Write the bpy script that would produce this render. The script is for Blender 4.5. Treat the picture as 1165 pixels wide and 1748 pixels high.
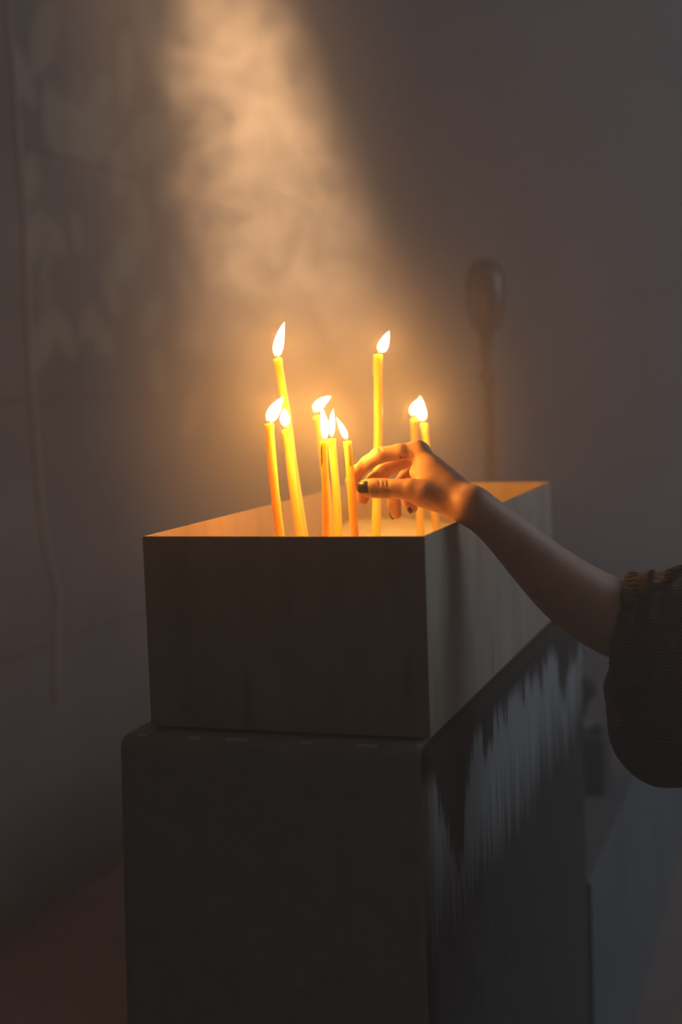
import bpy, bmesh, math, random
import numpy as np
from mathutils import Vector, Matrix, noise as mnoise

for o in list(bpy.data.objects):
    bpy.data.objects.remove(o, do_unlink=True)
S = bpy.context.scene
COL = S.collection
rnd = random.Random(7)

# ------------------------------------------------------------------ camera
EYE = Vector((0.0, 0.0, 1.355))
FPX = 1748.0 / 36.0 * 50.0
CX, CY = 582.5, 874.0
_d = Vector((1377 - CX, CY - 633, -FPX)).normalized()      # room depth axis seen by the camera
_h = Vector((1.0, 0.035, 0.0))
_u = _h.cross(_d).normalized()
_x = _d.cross(_u).normalized()
ROT = Matrix((_x, _d, _u))                                   # world = ROT @ camera


def at(px, py, depth):
    """A real point of the place at the given distance before the camera."""
    return EYE + ROT @ Vector(((px - CX) / FPX * depth, -(py - CY) / FPX * depth, -depth))


def hit(px, py, axis, value):
    r = ROT @ Vector(((px - CX) / FPX, -(py - CY) / FPX, -1.0))
    return EYE + r * ((value - EYE[axis]) / r[axis])


cam_data = bpy.data.cameras.new('camera')
cam = bpy.data.objects.new('camera', cam_data)
COL.objects.link(cam)
cam.matrix_world = Matrix.Translation(EYE) @ ROT.to_4x4()
cam_data.sensor_fit = 'VERTICAL'
cam_data.sensor_height = 36
cam_data.lens = 50
cam_data.clip_start = 0.02
cam_data.dof.use_dof = True
cam_data.dof.focus_distance = 1.58
cam_data.dof.aperture_fstop = 2.7
S.camera = cam

# ------------------------------------------------------------------ world, lights, exposure
S.view_settings.view_transform = 'Standard'
S.view_settings.look = 'None'
S.view_settings.exposure = 0.0
S.view_settings.gamma = 1.0
S.view_settings.use_curve_mapping = False
S.cycles.volume_step_rate = 0.35
S.cycles.volume_max_steps = 256
S.cycles.max_bounces = 6
S.cycles.volume_bounces = 1
S.cycles.sample_clamp_indirect = 3.0
S.cycles.use_denoising = True

W = bpy.data.worlds.new('world')
S.world = W
W.use_nodes = True
_nt = W.node_tree
_bg = _nt.nodes['Background']
# a dim warm surround, its brighter bluer right side added to light the box
_tc = _nt.nodes.new('ShaderNodeTexCoord')
_dot = _nt.nodes.new('ShaderNodeVectorMath')
_dot.operation = 'DOT_PRODUCT'
_nt.links.new(_tc.outputs['Generated'], _dot.inputs[0])
_dot.inputs[1].default_value = Vector((0.80, 0.57, 0.18)).normalized()
_mr = _nt.nodes.new('ShaderNodeMapRange')
_mr.interpolation_type = 'SMOOTHSTEP'
_nt.links.new(_dot.outputs['Value'], _mr.inputs[0])
_mr.inputs[1].default_value = 0.48
_mr.inputs[2].default_value = 1.0
_mx = _nt.nodes.new('ShaderNodeMix')
_mx.data_type = 'RGBA'
_nt.links.new(_mr.outputs[0], _mx.inputs[0])
_mx.inputs[6].default_value = (0.016, 0.018, 0.016, 1)
_mx.inputs[7].default_value = (0.16, 0.18, 0.20, 1)
_nt.links.new(_mx.outputs[2], _bg.inputs[0])
_bg.inputs[1].default_value = 1.0


def aim(o, target):
    o.rotation_euler = (Vector(target) - o.location).to_track_quat('-Z', 'Y').to_euler()


def area(name, loc, target, size, power, color):
    l = bpy.data.lights.new(name, 'AREA')
    l.shape = 'SQUARE'
    l.size = size
    l.energy = power
    l.color = color
    o = bpy.data.objects.new(name, l)
    COL.objects.link(o)
    o.location = loc
    aim(o, target)
    return o


def spot(name, loc, target, power, color, angle, blend, radius):
    l = bpy.data.lights.new(name, 'SPOT')
    l.energy = power
    l.color = color
    l.spot_size = math.radians(angle)
    l.spot_blend = blend
    l.shadow_soft_size = radius
    o = bpy.data.objects.new(name, l)
    COL.objects.link(o)
    o.location = loc
    aim(o, target)
    return o


area('cool_side_fill', (2.7, 4.6, 2.4), (-0.6, 2.2, 1.0), 2.2, 58, (0.66, 0.87, 1.12))  # cool fill added off to the right for the box side and walls
spot('skylight', (-1.42, 1.90, 5.2), (-1.07, 2.94, 1.3), 5600, (1.0, 0.53, 0.235), 13.0, 0.8, 0.08)

# ------------------------------------------------------------------ helpers
FLAMEPOWER = 0.66


def tag(o, label=None, cat=None, group=None, kind=None):
    if label:
        o['label'] = label
    if cat:
        o['category'] = cat
    if group:
        o['group'] = group
    if kind:
        o['kind'] = kind
    return o


def link(name, me, mat=None, parent=None, smooth=False):
    o = bpy.data.objects.new(name, me)
    COL.objects.link(o)
    if mat:
        me.materials.append(mat)
    if parent:
        o.parent = parent
        o.matrix_parent_inverse = Matrix.Translation(parent.location).inverted() if parent.location.length else Matrix()
    if smooth:
        me.polygons.foreach_set('use_smooth', [True] * len(me.polygons))
    return o


def obj(name, bm, mat=None, parent=None, smooth=False, recalc=True):
    if recalc:
        bmesh.ops.recalc_face_normals(bm, faces=bm.faces)
    me = bpy.data.meshes.new(name)
    bm.to_mesh(me)
    bm.free()
    return link(name, me, mat, parent, smooth)


def empty(name, loc):
    o = bpy.data.objects.new(name, None)
    o.empty_display_size = 0.05
    COL.objects.link(o)
    o.location = loc
    return o


def add_box(bm, lo, hi, bevel=0.0, seg=2):
    r = bmesh.ops.create_cube(bm, size=1.0)
    vs = r['verts']
    for v in vs:
        v.co = Vector([lo[i] + (v.co[i] + 0.5) * (hi[i] - lo[i]) for i in range(3)])
    if bevel > 0:
        es = list({e for v in vs for e in v.link_edges})
        bmesh.ops.bevel(bm, geom=es, offset=bevel, segments=seg, profile=0.5, affect='EDGES')


def add_tube(bm, pts, radii, n=16, caps=True, squash=None):
    """Rings swept along pts."""
    pts = [Vector(p) for p in pts]
    rings = []
    ref = None
    for i, p in enumerate(pts):
        t = (pts[min(i + 1, len(pts) - 1)] - pts[max(i - 1, 0)]).normalized()
        if ref is None:
            ref = Vector((1, 0, 0)) if abs(t.x) < 0.9 else Vector((0, 1, 0))
        a = (ref - t * ref.dot(t)).normalized()
        ref = a
        b = t.cross(a)
        ring = []
        for k in range(n):
            an = 2 * math.pi * k / n
            ring.append(bm.verts.new(p + (a * math.cos(an) + b * math.sin(an)) * max(radii[i], 1e-5)))
        rings.append(ring)
    for i in range(len(rings) - 1):
        for k in range(n):
            k2 = (k + 1) % n
            bm.faces.new((rings[i][k], rings[i][k2], rings[i + 1][k2], rings[i + 1][k]))
    if caps:
        bm.faces.new(list(reversed(rings[0])))
        bm.faces.new(rings[-1])


def add_lathe(bm, base, prof, n=32):
    """prof: (radius, z) pairs from bottom to top, about a vertical axis at base."""
    add_tube(bm, [Vector(base) + Vector((0, 0, z)) for r, z in prof], [r for r, z in prof], n)


# ---- node helpers
def material(name):
    m = bpy.data.materials.new(name)
    m.use_nodes = True
    nt = m.node_tree
    bs = nt.nodes['Principled BSDF']
    return m, nt, bs


def node(nt, kind, **kw):
    n = nt.nodes.new(kind)
    for k, v in kw.items():
        setattr(n, k, v)
    return n


def math_node(nt, op, a, b=None, c=None, clamp=False):
    n = nt.nodes.new('ShaderNodeMath')
    n.operation = op
    n.use_clamp = clamp
    for i, v in enumerate((a, b, c)):
        if v is None:
            continue
        if isinstance(v, (int, float)):
            n.inputs[i].default_value = v
        else:
            nt.links.new(v, n.inputs[i])
    return n.outputs[0]


def ramp(nt, fac, stops):
    n = nt.nodes.new('ShaderNodeValToRGB')
    while len(n.color_ramp.elements) < len(stops):
        n.color_ramp.elements.new(0.5)
    for e, (p, c) in zip(n.color_ramp.elements, stops):
        e.position = p
        e.color = (*c, 1) if len(c) == 3 else c
    nt.links.new(fac, n.inputs[0])
    return n.outputs[0]


def coords(nt, scale=(1, 1, 1), kind='Object'):
    tc = nt.nodes.new('ShaderNodeTexCoord')
    mp = nt.nodes.new('ShaderNodeMapping')
    mp.inputs['Scale'].default_value = scale
    nt.links.new(tc.outputs[kind], mp.inputs[0])
    return mp.outputs[0]


def noise_tex(nt, vec, scale, detail=4, rough=0.55, dist=0.0):
    n = nt.nodes.new('ShaderNodeTexNoise')
    n.inputs['Scale'].default_value = scale
    n.inputs['Detail'].default_value = detail
    n.inputs['Roughness'].default_value = rough
    n.inputs['Distortion'].default_value = dist
    nt.links.new(vec, n.inputs['Vector'])
    return n.outputs['Fac']


def bump(nt, bs, height, strength=0.3, dist=0.002):
    b = nt.nodes.new('ShaderNodeBump')
    b.inputs['Strength'].default_value = strength
    b.inputs['Distance'].default_value = dist
    nt.links.new(height, b.inputs['Height'])
    nt.links.new(b.outputs[0], bs.inputs['Normal'])


def mix(nt, fac, a, b):
    n = nt.nodes.new('ShaderNodeMix')
    n.data_type = 'RGBA'
    for sock, v in ((n.inputs[0], fac), (n.inputs[6], a), (n.inputs[7], b)):
        if isinstance(v, (int, float)):
            sock.default_value = v
        elif isinstance(v, tuple):
            sock.default_value = (*v, 1)
        else:
            nt.links.new(v, sock)
    return n.outputs[2]


# ------------------------------------------------------------------ materials
def mat_stone_wall():
    m, nt, bs = material('wall_stone')
    v = coords(nt)
    n1 = noise_tex(nt, v, 2.2, 6, 0.6)
    base = ramp(nt, n1, [(0.3, (0.085, 0.084, 0.082)), (0.7, (0.14, 0.138, 0.134))])
    at_ = node(nt, 'ShaderNodeAttribute', attribute_name='mural')
    col = mix(nt, at_.outputs['Fac'], base, (0.40, 0.37, 0.25))
    # thin dark joints of large stone slabs
    sep = node(nt, 'ShaderNodeSeparateXYZ')
    nt.links.new(v, sep.inputs[0])
    zz = math_node(nt, 'FRACT', math_node(nt, 'DIVIDE', math_node(nt, 'SUBTRACT', sep.outputs[2], 0.05), 0.65))
    j1 = math_node(nt, 'LESS_THAN', math_node(nt, 'ABSOLUTE', math_node(nt, 'SUBTRACT', zz, 0.5)), 0.492)
    hor = math_node(nt, 'SUBTRACT', 1.0, j1)
    yy = math_node(nt, 'FRACT', math_node(nt, 'DIVIDE', math_node(nt, 'ADD', sep.outputs[1], 0.12), 0.52))
    ver = math_node(nt, 'GREATER_THAN', math_node(nt, 'ABSOLUTE', math_node(nt, 'SUBTRACT', yy, 0.5)), 0.492)
    joint = math_node(nt, 'MAXIMUM', hor, math_node(nt, 'MULTIPLY', ver, 0.6))
    col = mix(nt, math_node(nt, 'MULTIPLY', joint, 0.8), col, (0.05, 0.047, 0.045))
    nt.links.new(col, bs.inputs['Base Color'])
    bs.inputs['Roughness'].default_value = 0.75
    bump(nt, bs, n1, 0.25, 0.01)
    return m


def mat_plain(name, a, b, scale=6.0, rough=0.8, bumpd=0.002, metal=0.0, stretch=(1, 1, 1)):
    m, nt, bs = material(name)
    v = coords(nt, stretch)
    n1 = noise_tex(nt, v, scale, 6, 0.6)
    nt.links.new(ramp(nt, n1, [(0.3, a), (0.72, b)]), bs.inputs['Base Color'])
    bs.inputs['Roughness'].default_value = rough
    bs.inputs['Metallic'].default_value = metal
    if bumpd:
        bump(nt, bs, n1, 0.3, bumpd)
    return m


def mat_sheet():
    m, nt, bs = material('dull_steel_sheet')
    v = coords(nt, (6, 6, 1.4))
    n1 = noise_tex(nt, v, 3.0, 6, 0.62, 0.4)
    v2 = coords(nt, (20, 20, 2.6))
    n2 = noise_tex(nt, v2, 1.6, 3, 0.5)
    base = ramp(nt, n1, [(0.25, (0.25, 0.185, 0.125)), (0.55, (0.35, 0.265, 0.18)), (0.8, (0.42, 0.32, 0.22))])
    streak = ramp(nt, n2, [(0.66, (0, 0, 0)), (0.76, (1, 1, 1))])
    col = mix(nt, math_node(nt, 'MULTIPLY', streak, 0.55), base, (0.09, 0.08, 0.075))
    nt.links.new(col, bs.inputs['Base Color'])
    bs.inputs['Roughness'].default_value = 0.55
    bs.inputs['Metallic'].default_value = 0.25
    bump(nt, bs, n1, 0.1, 0.001)
    return m


def mat_pedestal():
    """Near-black soot and wax on top, running down in drips over the pale grey paint, with shade painted in below."""
    m, nt, bs = material('waxed_pedestal')
    tc = node(nt, 'ShaderNodeTexCoord')
    sep = node(nt, 'ShaderNodeSeparateXYZ')
    nt.links.new(tc.outputs['Object'], sep.inputs[0])
    comb = node(nt, 'ShaderNodeCombineXYZ')
    nt.links.new(math_node(nt, 'MULTIPLY', sep.outputs[0], 1.0), comb.inputs[0])
    nt.links.new(sep.outputs[1], comb.inputs[1])
    nt.links.new(math_node(nt, 'MULTIPLY', sep.outputs[2], 0.06), comb.inputs[2])
    fine = noise_tex(nt, comb.outputs[0], 55, 5, 0.7)
    wide = noise_tex(nt, comb.outputs[0], 9.0, 2, 0.5)
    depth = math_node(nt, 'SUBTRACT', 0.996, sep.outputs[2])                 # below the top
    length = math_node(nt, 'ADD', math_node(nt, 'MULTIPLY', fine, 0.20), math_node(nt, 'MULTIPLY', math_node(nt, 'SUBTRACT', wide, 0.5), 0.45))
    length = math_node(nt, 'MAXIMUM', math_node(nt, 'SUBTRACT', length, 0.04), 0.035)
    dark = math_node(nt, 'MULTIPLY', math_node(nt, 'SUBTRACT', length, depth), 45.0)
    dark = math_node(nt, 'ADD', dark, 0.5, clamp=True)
    # pale paint ends raggedly low down: the side's shade put into the colour
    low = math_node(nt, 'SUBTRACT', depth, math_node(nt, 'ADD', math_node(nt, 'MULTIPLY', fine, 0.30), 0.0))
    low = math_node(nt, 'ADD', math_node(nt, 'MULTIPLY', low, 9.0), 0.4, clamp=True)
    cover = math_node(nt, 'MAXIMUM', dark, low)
    # only the long side was painted; the brown elsewhere is lightened against shade
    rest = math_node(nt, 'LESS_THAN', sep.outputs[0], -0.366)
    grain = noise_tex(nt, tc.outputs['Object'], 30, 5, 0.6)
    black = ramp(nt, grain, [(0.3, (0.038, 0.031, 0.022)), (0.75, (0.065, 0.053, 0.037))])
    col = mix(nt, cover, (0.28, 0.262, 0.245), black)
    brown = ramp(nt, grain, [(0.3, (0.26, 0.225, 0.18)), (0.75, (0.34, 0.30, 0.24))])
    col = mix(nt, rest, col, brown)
    # worn pale scratches along the front edge of the top
    sc = node(nt, 'ShaderNodeTexNoise', noise_dimensions='1D')
    sc.inputs['Scale'].default_value = 22.0
    sc.inputs['Detail'].default_value = 1.0
    nt.links.new(sep.outputs[0], sc.inputs['W'])
    worn = math_node(nt, 'MULTIPLY', math_node(nt, 'GREATER_THAN', sc.outputs['Fac'], 0.56), math_node(nt, 'LESS_THAN', sep.outputs[1], 1.346))
    worn = math_node(nt, 'MULTIPLY', worn, math_node(nt, 'GREATER_THAN', math_node(nt, 'ADD', sep.outputs[2], math_node(nt, 'MULTIPLY', grain, 0.004)), 0.9945))
    col = mix(nt, math_node(nt, 'MULTIPLY', worn, 0.45), col, (0.75, 0.69, 0.62))
    nt.links.new(col, bs.inputs['Base Color'])
    bs.inputs['Roughness'].default_value = 0.9
    bs.inputs['Specular IOR Level'].default_value = 0.06
    bump(nt, bs, fine, 0.3, 0.003)
    return m


def mat_wax():
    m, nt, bs = material('honey_beeswax')
    v = coords(nt, (1, 1, 0.25))
    n1 = noise_tex(nt, v, 60, 4, 0.55)
    nt.links.new(ramp(nt, n1, [(0.3, (0.92, 0.46, 0.05)), (0.7, (0.98, 0.57, 0.09))]), bs.inputs['Base Color'])
    bs.inputs['Roughness'].default_value = 0.42
    bs.inputs['Subsurface Weight'].default_value = 0.95
    bs.inputs['Subsurface Radius'].default_value = (1.0, 0.62, 0.25)
    bs.inputs['Subsurface Scale'].default_value = 0.03
    bump(nt, bs, n1, 0.25, 0.0015)
    return m


def mat_flame():
    m = bpy.data.materials.new('flame_glow')
    m.use_nodes = True
    nt = m.node_tree
    nt.nodes.clear()
    out = node(nt, 'ShaderNodeOutputMaterial')
    em = node(nt, 'ShaderNodeEmission')
    tr = node(nt, 'ShaderNodeBsdfTransparent')
    add = node(nt, 'ShaderNodeAddShader')
    h = node(nt, 'ShaderNodeAttribute', attribute_name='height')
    nt.links.new(ramp(nt, h.outputs['Fac'], [(0.0, (0.30, 0.16, 0.25)), (0.12, (0.75, 0.45, 0.25)), (0.28, (1.0, 0.84, 0.55)), (0.8, (1.0, 0.82, 0.5)), (1.0, (1.0, 0.6, 0.18))]), em.inputs[0])
    nt.links.new(ramp(nt, h.outputs['Fac'], [(0.0, (0.02, 0.02, 0.02)), (0.2, (0.25, 0.25, 0.25)), (0.4, (1, 1, 1)), (0.85, (1, 1, 1)), (1.0, (0.35, 0.35, 0.35))]), math_in := node(nt, 'ShaderNodeMath', operation='MULTIPLY').inputs[0])
    mm = math_in.node
    mm.inputs[1].default_value = 7.0
    nt.links.new(mm.outputs[0], em.inputs[1])
    nt.links.new(em.outputs[0], add.inputs[0])
    nt.links.new(tr.outputs[0], add.inputs[1])
    nt.links.new(add.outputs[0], out.inputs[0])
    m.cycles.emission_sampling = 'NONE'
    return m


def mat_skin():
    m, nt, bs = material('skin')
    v = coords(nt)
    n1 = noise_tex(nt, v, 45, 5, 0.6)
    n2 = noise_tex(nt, v, 420, 3, 0.6)
    base = ramp(nt, n1, [(0.3, (0.50, 0.275, 0.175)), (0.7, (0.60, 0.345, 0.225))])
    soot = node(nt, 'ShaderNodeAttribute', attribute_name='soot')
    grime = math_node(nt, 'MULTIPLY', soot.outputs['Fac'], math_node(nt, 'ADD', math_node(nt, 'MULTIPLY', noise_tex(nt, coords(nt, (1, 1, 0.5)), 330, 4, 0.7), 1.5), -0.15, clamp=True), clamp=True)
    nt.links.new(mix(nt, grime, base, (0.035, 0.025, 0.02)), bs.inputs['Base Color'])
    bs.inputs['Roughness'].default_value = 0.55
    bs.inputs['Specular IOR Level'].default_value = 0.3
    bs.inputs['Subsurface Weight'].default_value = 0.25
    bs.inputs['Subsurface Radius'].default_value = (1.0, 0.35, 0.15)
    bs.inputs['Subsurface Scale'].default_value = 0.006
    bump(nt, bs, math_node(nt, 'ADD', n2, math_node(nt, 'MULTIPLY', n1, 0.6)), 0.12, 0.0008)
    return m


def mat_knit():
    m, nt, bs = material('ribbed_knit')
    v = coords(nt)
    sep = node(nt, 'ShaderNodeSeparateXYZ')
    nt.links.new(v, sep.inputs[0])
    wob = math_node(nt, 'MULTIPLY', noise_tex(nt, v, 18, 2), 0.02)
    z = math_node(nt, 'SINE', math_node(nt, 'MULTIPLY', math_node(nt, 'ADD', sep.outputs[2], wob), 1750))
    x = math_node(nt, 'SINE', math_node(nt, 'MULTIPLY', math_node(nt, 'ADD', math_node(nt, 'ADD', sep.outputs[0], sep.outputs[1]), wob), 1300))
    hgt = math_node(nt, 'ADD', math_node(nt, 'MULTIPLY', z, 0.8), math_node(nt, 'MULTIPLY', x, 0.22))
    nt.links.new(ramp(nt, math_node(nt, 'ADD', math_node(nt, 'MULTIPLY', hgt, 0.4), 0.5), [(0.1, (0.06, 0.045, 0.024)), (0.9, (0.125, 0.092, 0.048))]), bs.inputs['Base Color'])
    bs.inputs['Roughness'].default_value = 0.95
    bump(nt, bs, hgt, 0.8, 0.002)
    return m


def mat_volume(name, density, color, aniso=0.0):
    m = bpy.data.materials.new(name)
    m.use_nodes = True
    nt = m.node_tree
    nt.nodes.clear()
    out = node(nt, 'ShaderNodeOutputMaterial')
    vs = node(nt, 'ShaderNodeVolumeScatter')
    vs.inputs['Color'].default_value = (*color, 1)
    vs.inputs['Anisotropy'].default_value = aniso
    vs.inputs['Density'].default_value = density
    nt.links.new(vs.outputs[0], out.inputs['Volume'])
    return m, nt, vs


M_WALL = mat_stone_wall()
M_BACK = mat_plain('rough_plaster', (0.25, 0.252, 0.26), (0.33, 0.33, 0.335), 2.0, 0.85, 0.01)
M_FLOOR = mat_plain('brown_floor', (0.205, 0.12, 0.082), (0.275, 0.168, 0.115), 5.0, 0.7, 0.004)
M_LEDGE = mat_plain('grey_ledge_stone', (0.075, 0.066, 0.060), (0.115, 0.102, 0.093), 5.0, 0.8, 0.004)
M_SHEET = mat_sheet()
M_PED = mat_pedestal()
M_SAND = mat_plain('pale_sand', (0.82, 0.72, 0.40), (0.95, 0.88, 0.55), 160.0, 0.9, 0.004)
M_WAX = mat_wax()
M_WICK = mat_plain('charred_wick', (0.03, 0.02, 0.018), (0.10, 0.07, 0.06), 200, 0.9, 0.0)
M_FLAME = mat_flame()
M_SKIN = mat_skin()
M_KNIT = mat_knit()
M_POLISH = mat_plain('black_nail_polish', (0.006, 0.005, 0.005), (0.02, 0.016, 0.014), 300, 0.3, 0.0)
M_IRON = mat_plain('dark_brown_iron', (0.035, 0.026, 0.02), (0.07, 0.05, 0.04), 20, 0.6, 0.002, 0.3)
M_DARK = mat_plain('dark_clay', (0.014, 0.012, 0.010), (0.03, 0.026, 0.022), 20, 0.75, 0.002)
M_CORD = mat_plain('grey_cord', (0.22, 0.22, 0.23), (0.32, 0.32, 0.33), 40, 0.7, 0.001)
m_, nt_, bs_ = material('smoky_glass')
bs_.inputs['Base Color'].default_value = (0.08, 0.055, 0.04, 1)
bs_.inputs['Roughness'].default_value = 0.06
bs_.inputs['Alpha'].default_value = 0.55
M_GLASS = m_

# ------------------------------------------------------------------ the setting
WX = -1.91       # left wall
WY = 5.05        # back wall
BX0, BX1, BY0, BY1, BZ0, BZ1 = -0.6712, -0.3617, 1.361, 2.101, 1.000, 1.2045   # the metal box

# leaves of the faded mural: pixel of the leaf's middle -> wall, length, tilt
leaf_list = [(75, 62, .20, 60), (150, 232, .26, 20), (92, 210, .18, 100), (128, 205, .16, 160), (250, 45, .24, 120), (285, 105, .22, 30),
             (305, 160, .22, 150), (255, 235, .24, 20), (215, 120, .2, 80), (60, 402, .14, 60), (95, 405, .12, 140), (132, 395, .1, 100),
             (215, 440, .2, 30), (240, 375, .2, 120), (205, 290, .16, 60), (75, 580, .16, 50), (110, 570, .14, 130), (172, 572, .16, 140),
             (150, 550, .12, 40), (330, 390, .2, 60), (310, 470, .2, 140), (290, 330, .18, 20), (360, 250, .2, 110), (330, 700, .2, 40),
             (170, 165, .16, 40), (55, 300, .12, 80), (190, 500, .14, 120), (260, 540, .16, 30), (40, 130, .14, 120), (270, 640, .16, 100)]
leaves = []
for px, py, ln, ang in leaf_list:
    p = hit(px, py, 0, WX)
    leaves.append((p.y, p.z, ln, math.radians(ang)))
stems = []
for pts in ([(130, 130), (165, 235), (200, 270), (215, 300)], [(90, 400), (75, 470), (95, 570)], [(250, 60), (280, 150), (240, 300), (220, 440)], [(235, 215), (228, 300)]):
    q = [hit(a, b, 0, WX) for a, b in pts]
    stems.append([(v.y, v.z) for v in q])


def wall_left():
    ny, nz = 300, 220
    y0, y1, z0, z1 = -0.6, WY + 0.1, 0.0, 4.2
    ys = np.linspace(y0, y1, ny)
    zs = np.linspace(z0, z1, nz)
    Y, Z = np.meshgrid(ys, zs, indexing='ij')
    mural = np.zeros_like(Y)
    for (ly, lz, ln, an) in leaves:
        dy, dz = Y - ly, Z - lz
        u = (dy * math.cos(an) + dz * math.sin(an)) / (ln * 0.68)
        v = (-dy * math.sin(an) + dz * math.cos(an)) / (ln * 0.34)
        inside = 1 - np.abs(u) ** 1.6 - np.abs(v) ** 1.7
        mural = np.maximum(mural, np.clip(inside * 1.0, 0, 0.32))
    for st in stems:
        for (a, b), (c, d) in zip(st[:-1], st[1:]):
            L2 = (c - a) ** 2 + (d - b) ** 2
            t = np.clip(((Y - a) * (c - a) + (Z - b) * (d - b)) / L2, 0, 1)
            dist = np.hypot(Y - a - t * (c - a), Z - b - t * (d - b))
            mural = np.maximum(mural, np.clip(1 - dist / 0.018, 0, 1) * 0.4)
    verts = [(WX, Y[i, k], Z[i, k]) for i in range(ny) for k in range(nz)]
    faces = [(i * nz + k, (i + 1) * nz + k, (i + 1) * nz + k + 1, i * nz + k + 1) for i in range(ny - 1) for k in range(nz - 1)]
    n0 = len(verts)
    # back of the wall gives it thickness
    verts += [(WX - 0.2, y0, z0), (WX - 0.2, y1, z0), (WX - 0.2, y1, z1), (WX - 0.2, y0, z1)]
    faces += [(n0, n0 + 3, n0 + 2, n0 + 1)]
    c = [0, (ny - 1) * nz, ny * nz - 1, nz - 1]
    faces += [tuple([i * nz for i in range(ny)][::-1] + [n0, n0 + 1]), tuple([i * nz + nz - 1 for i in range(ny)] + [n0 + 2, n0 + 3]),
              tuple(list(range(nz)) + [n0 + 3, n0]), tuple([(ny - 1) * nz + k for k in range(nz)][::-1] + [n0 + 1, n0 + 2])]
    me = bpy.data.meshes.new('wall_left')
    me.from_pydata(verts, [], faces)
    a = me.attributes.new('mural', 'FLOAT', 'POINT')
    vals = np.zeros(len(verts))
    vals[:n0] = mural.ravel()
    a.data.foreach_set('value', vals)
    o = link('wall_left', me, M_WALL)
    tag(o, 'dark grey stone slab wall with a faded painted leaf mural', 'wall', kind='structure')


wall_left()
bm = bmesh.new()
add_box(bm, (WX - 0.2, WY, 0), (3.2, WY + 0.2, 4.2))
tag(obj('wall_back', bm, M_BACK), 'grey plaster wall at the far end behind the smoke', 'wall', kind='structure')
bm = bmesh.new()
add_box(bm, (WX - 0.2, -0.8, -0.1), (3.2, WY + 0.2, 0.0))
tag(obj('floor', bm, M_FLOOR), 'dull brown floor', 'floor', kind='structure')
bm = bmesh.new()
prof = [(-0.352, 2.36), (-0.352, WY), (-1.30, WY), (-1.30, 3.02), (-0.80, 3.02), (-0.80, 2.36)]  # left widening is unseen, added to catch the spot beam above the floor
lo_ = [bm.verts.new((x, y, 0.0)) for x, y in prof]
hi_ = [bm.verts.new((x, y, 0.50)) for x, y in prof]
bm.faces.new(lo_[::-1])
bm.faces.new(hi_)
for i in range(6):
    bm.faces.new((lo_[i], lo_[(i + 1) % 6], hi_[(i + 1) % 6], hi_[i]))
bmesh.ops.bevel(bm, geom=[e for e in bm.edges if e.verts[0].co.z > 0.4 and e.verts[1].co.z > 0.4], offset=0.006, segments=2, profile=0.5, affect='EDGES')
tag(obj('stone_ledge', bm, M_LEDGE), 'low grey stone ledge running back from the candle pedestal', 'ledge', kind='structure')

# cord down the left wall
bm = bmesh.new()
pts = []
for px, py in [(6, -60), (12, 40), (20, 110), (28, 220), (40, 380), (44, 520), (52, 680), (62, 800), (70, 900), (84, 970), (98, 1010), (96, 1080), (92, 1200)]:
    p = hit(px, py, 0, WX)
    pts.append(p + Vector((0.006, 0, 0)))
fine = []
for i in range(len(pts) - 1):
    for k in range(4):
        fine.append(pts[i].lerp(pts[i + 1], k / 4))
fine.append(pts[-1])
add_tube(bm, fine, [0.006] * len(fine), 8)
tag(obj('wall_cord', bm, M_CORD, smooth=True), 'thin grey cord hanging down the dark slab wall', 'cord')

# ------------------------------------------------------------------ pedestal
bm = bmesh.new()
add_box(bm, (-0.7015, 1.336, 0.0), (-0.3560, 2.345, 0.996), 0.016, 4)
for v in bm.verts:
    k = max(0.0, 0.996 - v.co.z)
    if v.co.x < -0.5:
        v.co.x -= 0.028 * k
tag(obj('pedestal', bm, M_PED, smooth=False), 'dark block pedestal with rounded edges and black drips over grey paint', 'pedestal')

# ------------------------------------------------------------------ candle box of sheet metal
box = empty('candle_box', ((BX0 + BX1) / 2, (BY0 + BY1) / 2, BZ0))
tag(box, 'deep open-topped metal sheet box holding sand and lit candles', 'box')
T = 0.0025
for nm, lo, hi in (('front_panel', (BX0, BY0, BZ0), (BX1, BY0 + T, BZ1)), ('back_panel', (BX0, BY1 - T, BZ0), (BX1, BY1, BZ1)),
                   ('side_panel', (BX0, BY0 + T, BZ0), (BX0 + T, BY1 - T, BZ1)), ('side_panel', (BX1 - T, BY0 + T, BZ0), (BX1, BY1 - T, BZ1)),
                   ('bottom_panel', (BX0 + T, BY0 + T, BZ0), (BX1 - T, BY1 - T, BZ0 + T))):
    bm = bmesh.new()
    add_box(bm, lo, hi, 0.0004, 1)
    obj(nm, bm, M_SHEET, box)

# sand
SZ = 1.138


def sand_z(x, y):
    return SZ + 0.008 * mnoise.noise(Vector((x * 9, y * 9, 0.3))) + 0.004 * mnoise.noise(Vector((x * 30, y * 30, 1.3))) + 0.012 * max(0, (y - 1.85) / 0.25)


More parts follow.
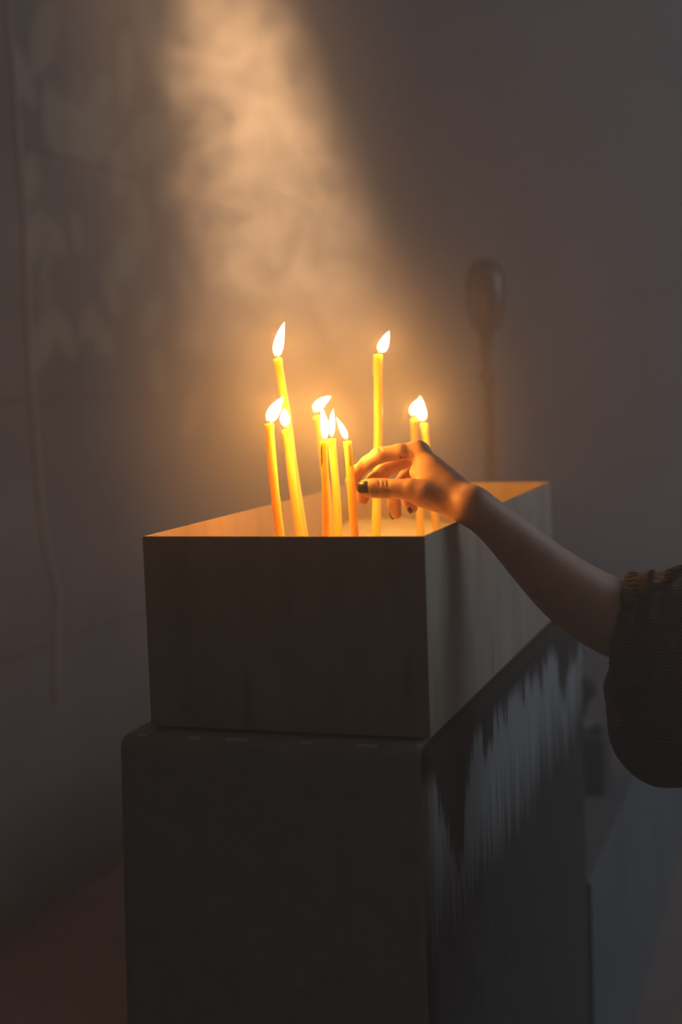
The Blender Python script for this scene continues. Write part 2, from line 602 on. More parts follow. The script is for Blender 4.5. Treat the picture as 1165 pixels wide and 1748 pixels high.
bm = bmesh.new()
nx, ny = 90, 200
g = [[None] * ny for _ in range(nx)]
for i in range(nx):
    for k in range(ny):
        x = BX0 + T + 0.0005 + (BX1 - BX0 - 2 * T - 0.001) * i / (nx - 1)
        y = BY0 + T + 0.0005 + (BY1 - BY0 - 2 * T - 0.001) * k / (ny - 1)
        g[i][k] = bm.verts.new((x, y, sand_z(x, y)))
low = [[bm.verts.new((g[i][k].co.x, g[i][k].co.y, BZ0 + T + 0.0005)) for k in (0, ny - 1)] for i in (0, nx - 1)]
for i in range(nx - 1):
    for k in range(ny - 1):
        bm.faces.new((g[i][k], g[i + 1][k], g[i + 1][k + 1], g[i][k + 1]))
bm.faces.new([g[i][0] for i in range(nx)][::-1] + [low[0][0], low[1][0]])
bm.faces.new([g[i][ny - 1] for i in range(nx)] + [low[1][1], low[0][1]])
bm.faces.new([g[0][k] for k in range(ny)] + [low[0][1], low[0][0]])
bm.faces.new([g[nx - 1][k] for k in range(ny)][::-1] + [low[1][0], low[1][1]])
bm.faces.new((low[0][0], low[0][1], low[1][1], low[1][0]))
tag(obj('sand', bm, M_SAND, smooth=True), 'pale yellow sand filling the candle box', 'sand', kind='stuff')

# ------------------------------------------------------------------ candles
def candle(top, bottom, depth, dia, flame, wick, label, fat=1.0, soft=0.35):
    """top / bottom: two sighted points of the stick's axis at the depth; flame: base, middle, tip points; wick: points."""
    a, b = at(*top, depth), at(*bottom, depth)
    dirv = (b - a).normalized()
    tt = (SZ - a.z) / dirv.z
    foot = a + dirv * tt
    foot.z = sand_z(foot.x, foot.y)
    dirv = (foot - a).normalized()
    end = foot + dirv * 0.03
    root = empty('candle', foot)
    tag(root, label, 'candle', 'lit candles in the sand box')
    r = dia / 2
    bm = bmesh.new()
    n = 26
    L = (end - a).length
    pts, rad = [], []
    ph = rnd.uniform(0, 6)
    side = dirv.cross(Vector((0, 1, 0))).normalized()
    for i in range(n + 1):
        s = i / n
        p = a + dirv * (L * s) + side * (0.0012 * math.sin(s * 4.2 + ph) * s * (1 - s) * 4)
        pts.append(p)
        rad.append(r * (0.97 + 0.05 * s + 0.018 * math.sin(s * 19 + ph) + 0.012 * math.sin(s * 47 + 2 * ph)))
    # melted rim: bulging lip and a shallow cup
    lip = [(a - dirv * 0.0008, r * 0.45), (a - dirv * 0.0022, r * 0.72), (a - dirv * 0.0024, r * 0.95), (a - dirv * 0.0012, r * 1.07), (a + dirv * 0.0012, r * 1.08), (a + dirv * 0.0035, r * 1.0)]
    pts = [p for p, _ in lip] + pts[1:]
    rad = [q for _, q in lip] + rad[1:]
    add_tube(bm, pts, rad, 20)
    # a run of wax down one side
    an = rnd.uniform(2.6, 5.8)
    off = Vector((math.cos(an), math.sin(an), 0)) * r * 0.95
    run = [a + off + dirv * (0.001 + 0.006 * q) for q in range(5)]
    add_tube(bm, run, [0.0006, 0.0011, 0.0010, 0.0013, 0.0003], 8)
    obj('wax_stick', bm, M_WAX, root, True)
    # wick
    wp = [at(*w, depth) for w in wick]
    bm = bmesh.new()
    add_tube(bm, [a + dirv * 0.001] + wp, [0.0009] * len(wp) + [0.0007], 8)
    obj('wick', bm, M_WICK, root, True)
    # flame
    f0, f1, f2 = [at(*q, depth) for q in flame[:3]]
    f2 = f2 + (f2 - f1) * 0.10
    width = flame[3] / FPX * depth / 2
    bm = bmesh.new()
    n = 22
    fp, fr = [], []
    for i in range(n + 1):
        s = i / n
        # quadratic curve through the three points (middle at s = .5)
        c = f1 * 2 - (f0 + f2) * 0.5
        fp.append(f0 * (1 - s) ** 2 + c * 2 * s * (1 - s) + f2 * s * s)
        prof = (max(0.0, math.sin(math.pi * min(1, s ** 0.82))) ** 0.80) if s < 1 else 0
        fr.append(width * 1.12 * fat * max(0.02, prof))
    add_tube(bm, fp, fr, 20)
    me_f = obj('flame', bm, M_FLAME, root, True)
    at_ = me_f.data.attributes.new('height', 'FLOAT', 'POINT')
    hs = []
    for v in me_f.data.vertices:
        q = min(range(n + 1), key=lambda i: (fp[i] - v.co).length)
        hs.append(q / n)
    at_.data.foreach_set('value', hs)
    l = bpy.data.lights.new('flame_light', 'POINT')
    l.energy = FLAMEPOWER
    l.color = (1.0, 0.385, 0.04)
    l.shadow_soft_size = 0.006
    lo = bpy.data.objects.new('flame_light', l)
    COL.objects.link(lo)
    lo.location = f1
    lo.parent = root
    lo.matrix_parent_inverse = Matrix.Translation(root.location).inverted()
    return root


candle((474.6, 616), (520.5, 914.5), 1.73, .0109, ((474, 612), (476, 586), (485, 553), 15), [(473, 610), (468, 596)],
       'tall leaning honey-coloured candle at the left with a long upright flame')
candle((460, 727), (478.3, 914.5), 1.575, .0100, ((459, 723), (468, 702), (483, 679), 19), [(459, 719), (457.5, 706)],
       'short candle nearest the left rim, flame blown to the right off its bare wick')
candle((489.3, 737), (513, 914.5), 1.65, .0104, ((489, 730), (486.5, 714), (485.5, 698), 15), [(489, 731), (488.5, 724)],
       'short candle in front of the tall leaning one, with a small round flame')
candle((541, 714), (567.6, 914.5), 1.86, .0095, ((538, 706), (546, 690), (564, 678), 14), [(541, 709), (540, 702)],
       'candle with its flame swept sideways, at the back of the middle cluster')
candle((553.6, 757), (554.6, 914.5), 1.525, .0071, ((554, 754), (554.5, 726), (549, 697), 12.5), [(554, 752), (553.5, 746)],
       'thin dark orange candle in the middle cluster with a tall broad flame')
candle((567, 752.5), (578, 914.5), 1.64, .0094, ((567, 749), (567, 724), (569, 700), 9.5), [(567, 748), (567, 741)],
       'yellow candle with a slender upright flame between the dark orange one and the gripped one')
candle((593.8, 757), (608, 914.5), 1.556, .0092, ((593, 751), (586, 735), (575.5, 714), 10), [(594, 752), (592.5, 745)],
       'candle held at the fingertips with its flame leaning left')
candle((645.7, 609), (643.3, 914.5), 1.735, .0108, ((649, 603), (655, 588), (664, 567), 16), [(646.5, 603), (646, 595)],
       'tallest upright candle, standing alone behind the curled fingers')
candle((707.3, 718), (718.5, 914.5), 1.95, .0100, ((706, 712), (708, 698), (713, 684), 14), [(707, 713), (706.5, 707)],
       'candle behind the knuckles, left and nearer one of the touching pair')
candle((724.5, 726), (746, 910), 1.99, .0102, ((723.5, 721), (720, 703), (717.5, 678), 14), [(724.5, 721), (724, 714)],
       'candle behind the knuckles, right one of the pair with a taller pointed flame')

# ------------------------------------------------------------------ implicit surfaces (for the arm and the shirt)
def surface_nets(f, org, h):
    nx, ny, nz = f.shape
    s = f < 0
    cnt = np.zeros((nx - 1, ny - 1, nz - 1), np.int8)
    for i in (0, 1):
        for j in (0, 1):
            for k in (0, 1):
                cnt += s[i:nx - 1 + i, j:ny - 1 + j, k:nz - 1 + k]
    act = (cnt > 0) & (cnt < 8)
    idx = np.argwhere(act)
    ids = np.full(act.shape, -1, np.int32)
    ids[act] = np.arange(len(idx))
    I, J, K = idx.T
    corner = {}
    for i in (0, 1):
        for j in (0, 1):
            for k in (0, 1):
                corner[i, j, k] = f[I + i, J + j, K + k]
    acc = np.zeros((len(idx), 3))
    num = np.zeros(len(idx))
    for ax in range(3):
        for a in (0, 1):
            for b in (0, 1):
                c0 = [a, b]
                c0.insert(ax, 0)
                c1 = [a, b]
                c1.insert(ax, 1)
                v0, v1 = corner[tuple(c0)], corner[tuple(c1)]
                cr = (v0 < 0) != (v1 < 0)
                t = np.where(cr, v0 / np.where(cr, v0 - v1, 1), 0)
                p = np.tile(np.array(c0, float), (len(idx), 1))
                p[:, ax] = t
                acc[cr] += p[cr]
                num[cr] += 1
    V = (idx + acc / num[:, None]) * h + np.array(org)
    quads = []
    for ax in range(3):
        sl0 = [slice(1, -1)] * 3
        sl1 = [slice(1, -1)] * 3
        sl0[ax] = slice(0, -1)
        sl1[ax] = slice(1, None)
        A, B = s[tuple(sl0)], s[tuple(sl1)]
        e = np.argwhere(A != B)
        off = np.ones(3, int)
        off[ax] = 0
        e = e + off
        sgn = s[tuple(e.T)]
        o1, o2 = [a for a in range(3) if a != ax]

        def cid(d1, d2):
            c = e.copy()
            c[:, o1] -= d1
            c[:, o2] -= d2
            return ids[tuple(c.T)]
        q = np.stack([cid(1, 1), cid(0, 1), cid(0, 0), cid(1, 0)], 1)
        flip = sgn if ax != 1 else ~sgn
        q[~flip] = q[~flip][:, ::-1]
        quads.append(q)
    return V, np.concatenate(quads)


class Field:
    def __init__(self, lo, hi, h):
        self.h = h
        self.lo = np.array(lo)
        self.n = np.ceil((np.array(hi) - self.lo) / h).astype(int) + 1
        self.ax = [self.lo[i] + h * np.arange(self.n[i]) for i in range(3)]

    def blank(self):
        return np.full(self.n, 1.0, np.float32)

    def window(self, pts, rmax):
        pts = np.array(pts)
        a = np.clip(np.floor((pts.min(0) - rmax - self.lo) / self.h).astype(int), 0, self.n)
        b = np.clip(np.ceil((pts.max(0) + rmax - self.lo) / self.h).astype(int) + 1, 0, self.n)
        sl = tuple(slice(a[i], b[i]) for i in range(3))
        G = np.meshgrid(*[self.ax[i][sl[i]] for i in range(3)], indexing='ij')
        return sl, [g.astype(np.float32) for g in G]

    def capsule(self, f, a, b, ra, rb, k, pad=0.02):
        """Smooth-unite a tapered capsule into f."""
        a, b = np.array(a), np.array(b)
        sl, (X, Y, Z) = self.window([a, b], max(ra, rb) + pad)
        d = b - a
        t = np.clip(((X - a[0]) * d[0] + (Y - a[1]) * d[1] + (Z - a[2]) * d[2]) / max(1e-12, d @ d), 0, 1)
        dist = np.sqrt((X - a[0] - t * d[0]) ** 2 + (Y - a[1] - t * d[1]) ** 2 + (Z - a[2] - t * d[2]) ** 2) - (ra + t * (rb - ra))
        f[sl] = smin(f[sl], dist, k)

    def carve(self, f, a, b, r, k):
        a, b = np.array(a), np.array(b)
        sl, (X, Y, Z) = self.window([a, b], r + 0.01)
        d = b - a
        t = np.clip(((X - a[0]) * d[0] + (Y - a[1]) * d[1] + (Z - a[2]) * d[2]) / max(1e-12, d @ d), 0, 1)
        dist = np.sqrt((X - a[0] - t * d[0]) ** 2 + (Y - a[1] - t * d[1]) ** 2 + (Z - a[2] - t * d[2]) ** 2) - r
        f[sl] = -smin(-f[sl], dist, k)


def smin(a, b, k):
    if k <= 0:
        return np.minimum(a, b)
    h = np.clip(0.5 + 0.5 * (b - a) / k, 0, 1)
    return b * (1 - h) + a * h - k * h * (1 - h)


# ------------------------------------------------------------------ the person's arm and hand
HZ = 1.574
UNIT = 0.2575 * HZ / FPX


def hp(x, y, dz=0.0):
    """Hand sketch units (0.178 mm) at the hand's distance."""
    return at(580 + x * 0.2575, 730 + y * 0.2575, HZ + dz)


def build_arm():
    F = Field((-0.52, 1.40, 1.02), (0.05, 1.80, 1.315), 0.0013)
    U = UNIT
    f = F.blank()
    # forearm and upper arm (sighted outline points, half widths)
    arm = [(806, 862, 1.523, 33), (838, 887, 1.537, 33.5), (873, 918, 1.555, 38.5), (916, 960, 1.571, 46), (970, 1007, 1.588, 56), (1024, 1042, 1.603, 62), (1085, 1066, 1.615, 66), (1150, 1060, 1.635, 70), (1300, 1030, 1.665, 76)]
    K = np.array(arm, float)
    K = np.vstack([2 * K[0] - K[1], K, 2 * K[-1] - K[-2]])
    smooth = []
    for i in range(1, len(K) - 2):
        for t in (0, .25, .5, .75):
            smooth.append(0.5 * (2 * K[i] + (K[i + 1] - K[i - 1]) * t + (2 * K[i - 1] - 5 * K[i] + 4 * K[i + 1] - K[i + 2]) * t * t + (3 * K[i] - K[i - 1] - 3 * K[i + 1] + K[i + 2]) * t ** 3))
    smooth.append(K[-2])
    P = [(at(x, y, z), w / FPX * z) for x, y, z, w in smooth]
    for (a, ra), (b, rb) in zip(P[:-1], P[1:]):
        F.capsule(f, a, b, ra, rb, 0.002, 0.03)
    # palm: a metacarpal to every knuckle
    knuck = [(508, 158, 0, 58), (518, 176, .019, 56), (532, 200, .037, 54), (552, 240, .053, 50)]
    heel = [(872, 498, -.040, 78), (880, 512, -.034, 77), (876, 526, -.027, 72), (856, 532, -.023, 62)]
    for (kx, ky, kd, kr), (wx, wy, wd, wr) in zip(knuck, heel):
        F.capsule(f, hp(kx, ky, kd), hp(wx, wy, wd), kr * U, wr * U, 0.012, 0.03)
    # thenar mass, web and heel of the hand
    F.capsule(f, hp(820, 520, -.036), hp(560, 440, -.036), 84 * U, 80 * U, 0.014, 0.03)
    F.capsule(f, hp(600, 300, -.014), hp(700, 400, -.022), 70 * U, 80 * U, 0.014, 0.03)
    F.capsule(f, hp(755, 562, -.012), hp(690, 470, .035), 52 * U, 66 * U, 0.010, 0.03)
    F.capsule(f, hp(500, 300, -.010), hp(600, 380, -.020), 24 * U, 40 * U, 0.016, 0.03)
    # knuckle of the index
    F.capsule(f, hp(528, 146, -.002), hp(540, 150, .002), 50 * U, 50 * U, 0.008, 0.02)
    fingers = [
        [(508, 158, 0, 56), (400, 163, -.004, 53), (262, 183, -.006, 52), (185, 235, -.004, 46), (112, 300, .004, 45), (84, 355, .008, 43), (84, 392, .010, 38)],     # index
        [(518, 176, .019, 54), (420, 222, .018, 50), (300, 284, .016, 51), (225, 345, .012, 45), (168, 400, .008, 44), (155, 440, .006, 42), (156, 478, .005, 38)],   # middle
        [(532, 200, .037, 52), (490, 260, .037, 49), (440, 330, .036, 48), (385, 385, .030, 44), (355, 440, .026, 43), (362, 510, .024, 43), (376, 572, .023, 37)],   # ring
        [(552, 240, .053, 47), (535, 310, .053, 44), (505, 385, .052, 43), (475, 430, .047, 40), (455, 470, .043, 40), (466, 505, .042, 41), (482, 532, .041, 38)],   # little
    ]
    thumb = [(820, 520, -.036, 84), (560, 437, -.036, 78), (475, 411, -.034, 71), (385, 405, -.031, 61), (290, 403, -.029, 62), (225, 401, -.027, 60), (172, 399, -.025, 50), (158, 399, -.024, 42)]
    total = f
    parts = [f]
    for ch in fingers + [thumb]:
        g = F.blank()
        for (a, b) in zip(ch[:-1], ch[1:]):
            F.capsule(g, hp(*a[:3]), hp(*b[:3]), a[3] * U, b[3] * U, 0.004, 0.02)
        # padded joints
        parts.append(smin(f, g, 0.007))
    out = parts[0]
    for g in parts[1:]:
        out = smin(out, g, 0.0012)
    del parts
    # creases: folds in the web, over the thumb's joint, at the finger joints
    for a, b, r in [((430, 185, -.013), (452, 262, -.012), 7), ((455, 180, -.014), (478, 280, -.018), 7), ((405, 190, -.012), (418, 235, -.010), 6),
                    ((490, 190, -.016), (500, 270, -.020), 6), ((262, 345, -.041), (268, 385, -.042), 4), ((290, 343, -.041), (298, 390, -.043), 4), ((318, 346, -.040), (322, 390, -.042), 4),
                    ((262, 130, -.004), (275, 150, -.014), 4)]:
        # lay each groove on the surface along the sight line
        pa, pb = hp(*a), hp(*b)
        F.carve(out, surf(F, out, pa), surf(F, out, pb), r * U, 0.0022)
    V, Q = surface_nets(out, F.lo, F.h)
    me = bpy.data.meshes.new('person')
    me.from_pydata(V.tolist(), [], Q.tolist())
    me.update()
    # soot on the thumb's knuckle and the pads
    soot = np.zeros(len(V))
    for (x, y, dz, r, amt) in [(235, 395, -.038, 62, .85), (270, 360, -.036, 40, .7), (300, 430, -.038, 40, .6), (330, 400, -.04, 45, .4), (150, 430, -.03, 30, .4), (200, 350, -.036, 30, .4)]:
        c = np.array(hp(x, y, dz))
        dd = np.linalg.norm(V - c, axis=1) / (r * U)
        soot = np.maximum(soot, amt * np.clip(1.5 * (1.35 - dd), 0, 1))
    a = me.attributes.new('soot', 'FLOAT', 'POINT')
    a.data.foreach_set('value', soot)
    o = link('person', me, M_SKIN, None, True)
    md = o.modifiers.new('smooth', 'SMOOTH')
    md.factor = 0.5
    md.iterations = 3
    return o, F, out


def surf(F, f, p):
    """First point of the surface met along the sight line through p."""
    d = (p - EYE).normalized()
    for i in range(120):
        q = p - d * 0.04 + d * (i * 0.0007)
        ix = np.round((np.array(q) - F.lo) / F.h).astype(int)
        if np.all(ix >= 0) and np.all(ix < F.n) and f[tuple(ix)] < 0:
            return q
    return p


person, FLD, DIST = build_arm()
tag(person, 'person reaching in from the right, bare forearm over the box rim, fingertips on a candle', 'person')


def nail(name, centre, along, normal, length, width, label):
    along = along.normalized()
    normal = (normal - along * normal.dot(along)).normalized()
    side = along.cross(normal)
    R = width * 0.75
    bm = bmesh.new()
    nu, nv = 14, 13
    grid = []
    for i in range(nu + 1):
        u = i / nu
        row = []
        wf = 1.0
        if u > 0.72:
            wf = math.sqrt(max(0.06, 1 - ((u - 0.72) / 0.29) ** 2))
        if u < 0.2:
            wf = math.sqrt(max(0.3, 1 - ((0.2 - u) / 0.28) ** 2))
        for k in range(nv + 1):
            s = (k / nv * 2 - 1) * wf
            an = s * width / 2 / R
            p = centre + along * ((u - 0.5) * length) + side * (R * math.sin(an)) + normal * (R * (math.cos(an) - 1) - 0.0014 * (2 * u - 1) ** 2)
            row.append(bm.verts.new(p))
        grid.append(row)
    for i in range(nu):
        for k in range(nv):
            bm.faces.new((grid[i][k], grid[i + 1][k], grid[i + 1][k + 1], grid[i][k + 1]))
    o = obj(name, bm, M_POLISH, person, True)
    md = o.modifiers.new('thick', 'SOLIDIFY')
    md.thickness = 0.0012
    md.offset = 0.0
    tag(o, label)
    return o


view = (EYE - hp(200, 400)).normalized()
camx = ROT @ Vector((1, 0, 0))
camy = ROT @ Vector((0, 1, 0))
nc = surf(FLD, DIST, hp(156, 392, -.03))
nail('thumbnail', nc + view * 0.0009, hp(110, 395, -.02) - hp(240, 398, -.027), view * 0.95 + camy * 0.16 - camx * .22, 84 * UNIT, 80 * UNIT, 'black painted thumbnail')
nail('fingernail', surf(FLD, DIST, hp(345, 580, .02)) - view * .0012 - camx * .0006, hp(378, 590, .023) - hp(352, 520, .025), -camx * 0.8 + view * 0.45, 62 * UNIT, 52 * UNIT, 'black painted fingernail')
nail('fingernail', surf(FLD, DIST, hp(458, 545, .04)) - view * .0002, hp(482, 548, .041) - hp(450, 500, .043), -camx * 0.7 + view * 0.6 - camy * .3, 58 * UNIT, 46 * UNIT, 'black painted fingernail')
del DIST


def build_shirt():
    F = Field((-0.26, 1.38, 0.74), (0.42, 1.90, 1.27), 0.0025)
    f = F.blank()
    Z0 = 1.615
    s = Z0 / FPX
    # sleeve round the elbow, and the loose cloth hanging from it
    F.capsule(f, at(1068, 1058, Z0), at(1330, 1044, Z0 + .05), 78 * s, 92 * s, 0.01, 0.05)
    F.capsule(f, at(1098, 1085, Z0), at(1112, 1150, Z0), 66 * s, 74 * s, 0.02, 0.05)
    F.capsule(f, at(1127, 1150, Z0), at(1129, 1242, Z0), 84 * s, 86 * s, 0.03, 0.05)
    F.capsule(f, at(1147, 1253, Z0), at(1300, 1260, Z0 + .03), 84 * s, 110 * s, 0.03, 0.05)
    F.capsule(f, at(1330, 1080, Z0 + .03), at(1340, 1250, Z0 + .05), 120 * s, 130 * s, 0.04, 0.06)
    # the open end at the forearm
    G = np.meshgrid(*F.ax, indexing='ij')
    a, b = at(1071, 985, Z0), at(1046, 1130, Z0)
    down = (b - a).normalized()
    toward = (EYE - a).normalized()
    nrm = down.cross(toward).normalized()
    if nrm.dot(camx) > 0:
        nrm = -nrm
    X, Y, Z = [g.astype(np.float32) for g in G]
    d = (X - a.x) * nrm.x + (Y - a.y) * nrm.y + (Z - a.z) * nrm.z
    d = d - 0.018 * np.clip((at(1046, 1135, Z0).z - Z) / 0.05, 0, 1)     # the cut is only as long as the cuff
    f = -smin(-f, -(d.astype(np.float32)), 0.006)
    # folds and the rolled cuff, laid on the near side of the cloth
    for pts, r in [([(1080, 986), (1072, 1020), (1064, 1060), (1057, 1100), (1051, 1135)], 10), ([(1118, 976), (1094, 1000), (1080, 1030), (1072, 1060)], 8), ([(1116, 984), (1106, 1020), (1106, 1060), (1090, 1092)], 9),
                   ([(1165, 972), (1146, 980), (1138, 1002), (1110, 1010)], 10), ([(1140, 1100), (1110, 1150), (1080, 1180)], 10), ([(1165, 1190), (1110, 1230), (1060, 1240)], 10)]:
        sp = [surf(F, f, at(x, y, Z0 - .055)) for x, y in pts]
        for (p, q) in zip(sp[:-1], sp[1:]):
            F.capsule(f, p, q, r * s, r * s, 0.008, 0.03)
    for pts, r in [([(1093, 1022), (1091, 1050)], 4), ([(1126, 980), (1124, 1000)], 8)]:
        sp = [surf(F, f, at(x, y, Z0 - .055)) for x, y in pts]
        for (p, q) in zip(sp[:-1], sp[1:]):
            F.carve(f, p, q, r * s, 0.008)
    f += 0.0016 * np.sin(X * 62 + Z * 40 + 1.2 * np.sin(Y * 50)) * np.sin(Z * 33 - X * 25 + Y * 20)
    V, Q = surface_nets(f, F.lo, F.h)
    me = bpy.data.meshes.new('shirt')
    me.from_pydata(V.tolist(), [], Q.tolist())
    me.update()
    o = link('shirt', me, M_KNIT, person, True)
    md = o.modifiers.new('smooth', 'SMOOTH')
    md.factor = 0.5
    md.iterations = 2
    tag(o, 'dark olive ribbed knit sleeve pushed up to the elbow')


build_shirt()

# ------------------------------------------------------------------ things behind
LD = 3.45
lp = at(838, 815, LD)
base = Vector((lp.x, lp.y, 0.50))
lamp = empty('lamp_stand', base)
tag(lamp, 'tall dark stand topped by an oval glass lamp, in the haze behind the box', 'lamp')
zt = at(834, 562, LD).z
zg = at(828, 500, LD).z
bm = bmesh.new()
add_lathe(bm, base, [(0.02, 0), (0.15, 0.0), (0.15, 0.012), (0.06, 0.03), (0.022, 0.08), (0.018, 0.2)], 32)
obj('foot', bm, M_IRON, lamp, True)
bm = bmesh.new()
zl = zt - base.z
add_lathe(bm, base, [(0.0135, 0.19), (0.0135, zl - 0.13), (0.02, zl - 0.125), (0.02, zl - 0.105), (0.014, zl - 0.10), (0.016, zl - 0.02), (0.026, zl)], 24)
obj('pole', bm, M_IRON, lamp, True)
gb = Vector((base.x, base.y, 0)) + (at(828, 500, LD) - at(835, 560, LD)) * 0.5
bm = bmesh.new()
prof = [(0.024, zl - 0.002), (0.030, zl + 0.008), (0.037, zl + 0.03), (0.042, zl + 0.06), (0.043, zl + 0.09), (0.040, zl + 0.12), (0.032, zl + 0.145), (0.018, zl + 0.158), (0.004, zl + 0.162)]
add_lathe(bm, base, prof, 32)
obj('glass_globe', bm, M_GLASS, lamp, True)
bm = bmesh.new()
for k in range(4):
    an = k * math.pi / 2 + 0.5
    add_tube(bm, [base + Vector((math.cos(an) * (r + 0.002), math.sin(an) * (r + 0.002), z)) for r, z in prof], [0.004] * len(prof), 8)
obj('cage', bm, M_IRON, lamp, True)

FD = 2.98
fb = at(984, 1300, FD)
fl = empty('flask', Vector((fb.x, fb.y, 0.50)))
tag(fl, 'squat dark container with a ball-topped stem, standing on the low stone ledge', 'container')
bm = bmesh.new()
w = 54 / FPX * FD
add_box(bm, (fb.x - w, fb.y - 0.05, 0.50), (fb.x + w, fb.y + 0.07, at(984, 1250, FD).z), 0.008, 3)
obj('body', bm, M_DARK, fl)
bm = bmesh.new()
add_tube(bm, [at(984, 1255, FD), at(990, 1230, FD), at(997, 1200, FD), at(1001, 1185, FD)], [.011, .010, .010, .011], 16)
obj('stem', bm, M_DARK, fl, True)
bm = bmesh.new()
c = at(1002, 1175, FD)
r = 21 / FPX * FD
add_lathe(bm, c, [(r * math.cos(t), r * .92 * math.sin(t)) for t in [(-.5 + i / 16) * math.pi for i in range(17)]], 24)
obj('ball_knob', bm, M_DARK, fl, True)
bm = bmesh.new()
c = at(1022, 1247, FD)
r = 12 / FPX * FD
add_lathe(bm, c, [(r * math.cos(t), r * math.sin(t)) for t in [(-.5 + i / 12) * math.pi for i in range(13)]], 20)
obj('cap', bm, M_DARK, fl, True)

# ------------------------------------------------------------------ haze in the room and the smoke plume
bm = bmesh.new()
add_box(bm, (WX - 0.5, -1.2, -0.3), (3.6, WY + 0.5, 4.5))
mh, nt, vs = mat_volume('thin_haze', 0.045, (0.92, 0.91, 0.92), 0.1)
mh.cycles.volume_step_rate = 1.0
# thicker round the candles, added to give the flames their halo
tc = node(nt, 'ShaderNodeTexCoord')
mp = node(nt, 'ShaderNodeMapping', vector_type='TEXTURE')
mp.inputs['Location'].default_value = (-0.58, 1.75, 1.30)
mp.inputs['Scale'].default_value = (0.29, 0.50, 0.32)
nt.links.new(tc.outputs['Object'], mp.inputs[0])
ln = node(nt, 'ShaderNodeVectorMath', operation='LENGTH')
nt.links.new(mp.outputs[0], ln.inputs[0])
mr = node(nt, 'ShaderNodeMapRange', interpolation_type='SMOOTHSTEP')
nt.links.new(ln.outputs['Value'], mr.inputs[0])
mr.inputs[1].default_value = 1.0
mr.inputs[2].default_value = 0.2
nt.links.new(math_node(nt, 'ADD', math_node(nt, 'MULTIPLY', mr.outputs[0], 0.52), 0.074), vs.inputs['Density'])
tag(obj('haze', bm, mh), 'thin grey haze filling the dim room', 'haze', kind='stuff')

ZB, ZT = 1.02, 2.34


def plume_c(z):
    return -1.085 + (2.15 - z) * 0.125


def plume_r(z):
    return max(0.06, 0.125 + (2.15 - z) * 0.19)


PY = 2.78
bm = bmesh.new()
n = 14
rings = []
for i in range(n + 1):
    z = ZB + (ZT - ZB) * i / n
    ring = []
    for k in range(32):
        an = 2 * math.pi * k / 32
        ring.append(bm.verts.new((plume_c(z) - 0.04 + math.cos(an) * (plume_r(z) * 1.3 + 0.10), PY + (1.9 - z) * 0.267 + math.sin(an) * 0.27, z)))
    rings.append(ring)
for i in range(n):
    for k in range(32):
        k2 = (k + 1) % 32
        bm.faces.new((rings[i][k], rings[i][k2], rings[i + 1][k2], rings[i + 1][k]))
bm.faces.new(rings[0][::-1])
bm.faces.new(rings[-1])
ms, nt, vs = mat_volume('drifting_smoke', 1.0, (0.96, 0.95, 0.93), 0.0)
ms.cycles.volume_step_rate = 0.8
tc = node(nt, 'ShaderNodeTexCoord')
P = tc.outputs['Object']
w1 = node(nt, 'ShaderNodeTexNoise')
w1.inputs['Scale'].default_value = 6.0
w1.inputs['Detail'].default_value = 3
nt.links.new(P, w1.inputs['Vector'])
sub = node(nt, 'ShaderNodeVectorMath', operation='SUBTRACT')
nt.links.new(w1.outputs['Color'], sub.inputs[0])
sub.inputs[1].default_value = (0.5, 0.5, 0.5)
sc_ = node(nt, 'ShaderNodeVectorMath', operation='SCALE')
nt.links.new(sub.outputs[0], sc_.inputs[0])
sc_.inputs['Scale'].default_value = 0.24
wp = node(nt, 'ShaderNodeVectorMath', operation='ADD')
nt.links.new(P, wp.inputs[0])
nt.links.new(sc_.outputs[0], wp.inputs[1])
s0 = node(nt, 'ShaderNodeSeparateXYZ')
nt.links.new(P, s0.inputs[0])
s1 = node(nt, 'ShaderNodeSeparateXYZ')
nt.links.new(wp.outputs[0], s1.inputs[0])
dz = math_node(nt, 'SUBTRACT', 2.15, s0.outputs[2])
cxn = math_node(nt, 'ADD', math_node(nt, 'MULTIPLY', dz, 0.125), -1.085)
rn = math_node(nt, 'MAXIMUM', math_node(nt, 'ADD', math_node(nt, 'MULTIPLY', dz, 0.19), 0.125), 0.06)
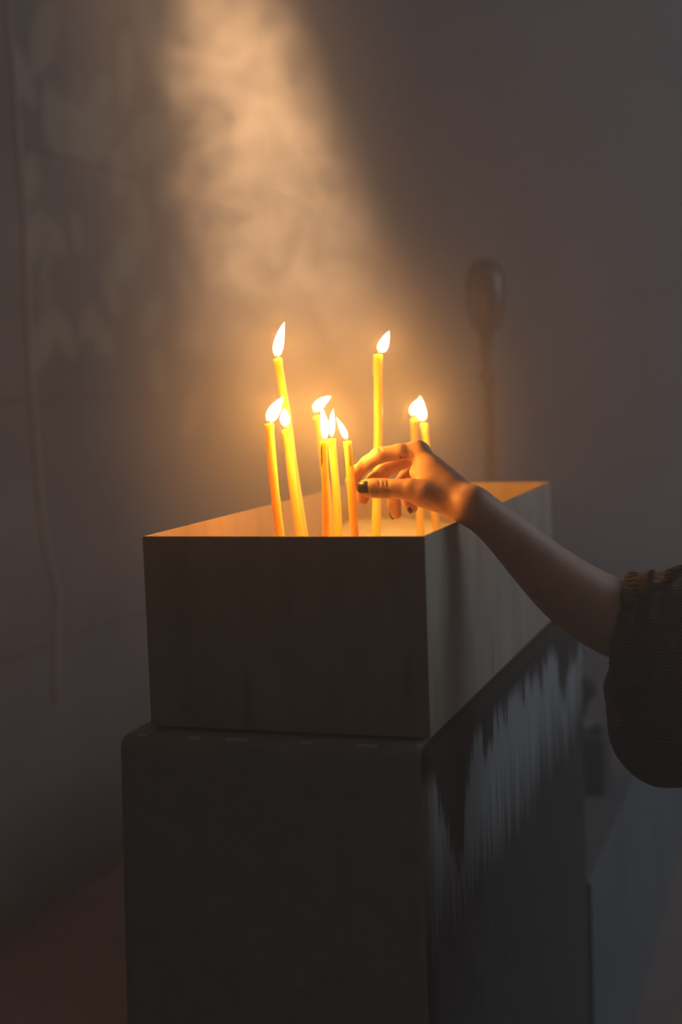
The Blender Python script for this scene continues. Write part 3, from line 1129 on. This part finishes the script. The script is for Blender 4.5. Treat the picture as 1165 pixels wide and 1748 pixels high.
# the turbulent left flank uses the warped place, the smooth right flank the still one
ul = math_node(nt, 'DIVIDE', math_node(nt, 'SUBTRACT', cxn, s1.outputs[0]), rn)
ur = math_node(nt, 'DIVIDE', math_node(nt, 'SUBTRACT', math_node(nt, 'ADD', math_node(nt, 'MULTIPLY', s0.outputs[0], 0.7), math_node(nt, 'MULTIPLY', s1.outputs[0], 0.3)), cxn), rn)
mrl = node(nt, 'ShaderNodeMapRange', interpolation_type='SMOOTHSTEP')
nt.links.new(ul, mrl.inputs[0])
mrl.inputs[1].default_value = 1.2
mrl.inputs[2].default_value = 0.05
mrr = node(nt, 'ShaderNodeMapRange', interpolation_type='SMOOTHSTEP')
nt.links.new(ur, mrr.inputs[0])
mrr.inputs[1].default_value = 1.12
mrr.inputs[2].default_value = -0.25
mry = node(nt, 'ShaderNodeMapRange', interpolation_type='SMOOTHSTEP')
nt.links.new(math_node(nt, 'ABSOLUTE', math_node(nt, 'SUBTRACT', math_node(nt, 'SUBTRACT', s0.outputs[1], PY), math_node(nt, 'MULTIPLY', math_node(nt, 'SUBTRACT', 1.9, s0.outputs[2]), 0.267))), mry.inputs[0])
mry.inputs[1].default_value = 0.26
mry.inputs[2].default_value = 0.05
mrz = node(nt, 'ShaderNodeMapRange', interpolation_type='SMOOTHSTEP')
nt.links.new(s0.outputs[2], mrz.inputs[0])
mrz.inputs[1].default_value = 1.12
mrz.inputs[2].default_value = 1.62
off = node(nt, 'ShaderNodeVectorMath', operation='ADD')
nt.links.new(wp.outputs[0], off.inputs[0])
off.inputs[1].default_value = (3.7, 1.2, 8.13)
nz = noise_tex(nt, off.outputs[0], 14.0, 5, 0.62, 0.6)
nzr = node(nt, 'ShaderNodeMapRange')
nt.links.new(nz, nzr.inputs[0])
nzr.inputs[1].default_value = 0.36
nzr.inputs[2].default_value = 0.66
nzr.inputs[3].default_value = 0.3
nzr.inputs[4].default_value = 1.85
dens = math_node(nt, 'MULTIPLY', mrl.outputs[0], mrr.outputs[0])
dens = math_node(nt, 'MULTIPLY', dens, mry.outputs[0])
dens = math_node(nt, 'MULTIPLY', dens, mrz.outputs[0])
mrt = node(nt, 'ShaderNodeMapRange', interpolation_type='SMOOTHSTEP')
nt.links.new(s1.outputs[2], mrt.inputs[0])
mrt.inputs[1].default_value = 2.34
mrt.inputs[2].default_value = 1.92
dens = math_node(nt, 'MULTIPLY', dens, mrt.outputs[0])
dens = math_node(nt, 'MULTIPLY', dens, nzr.outputs[0])
dens = math_node(nt, 'MULTIPLY', dens, 1.6)
nt.links.new(dens, vs.inputs['Density'])
tag(obj('smoke', bm, ms), 'pale tan plume of smoke lit from above, rising behind the candles', 'smoke', kind='stuff')
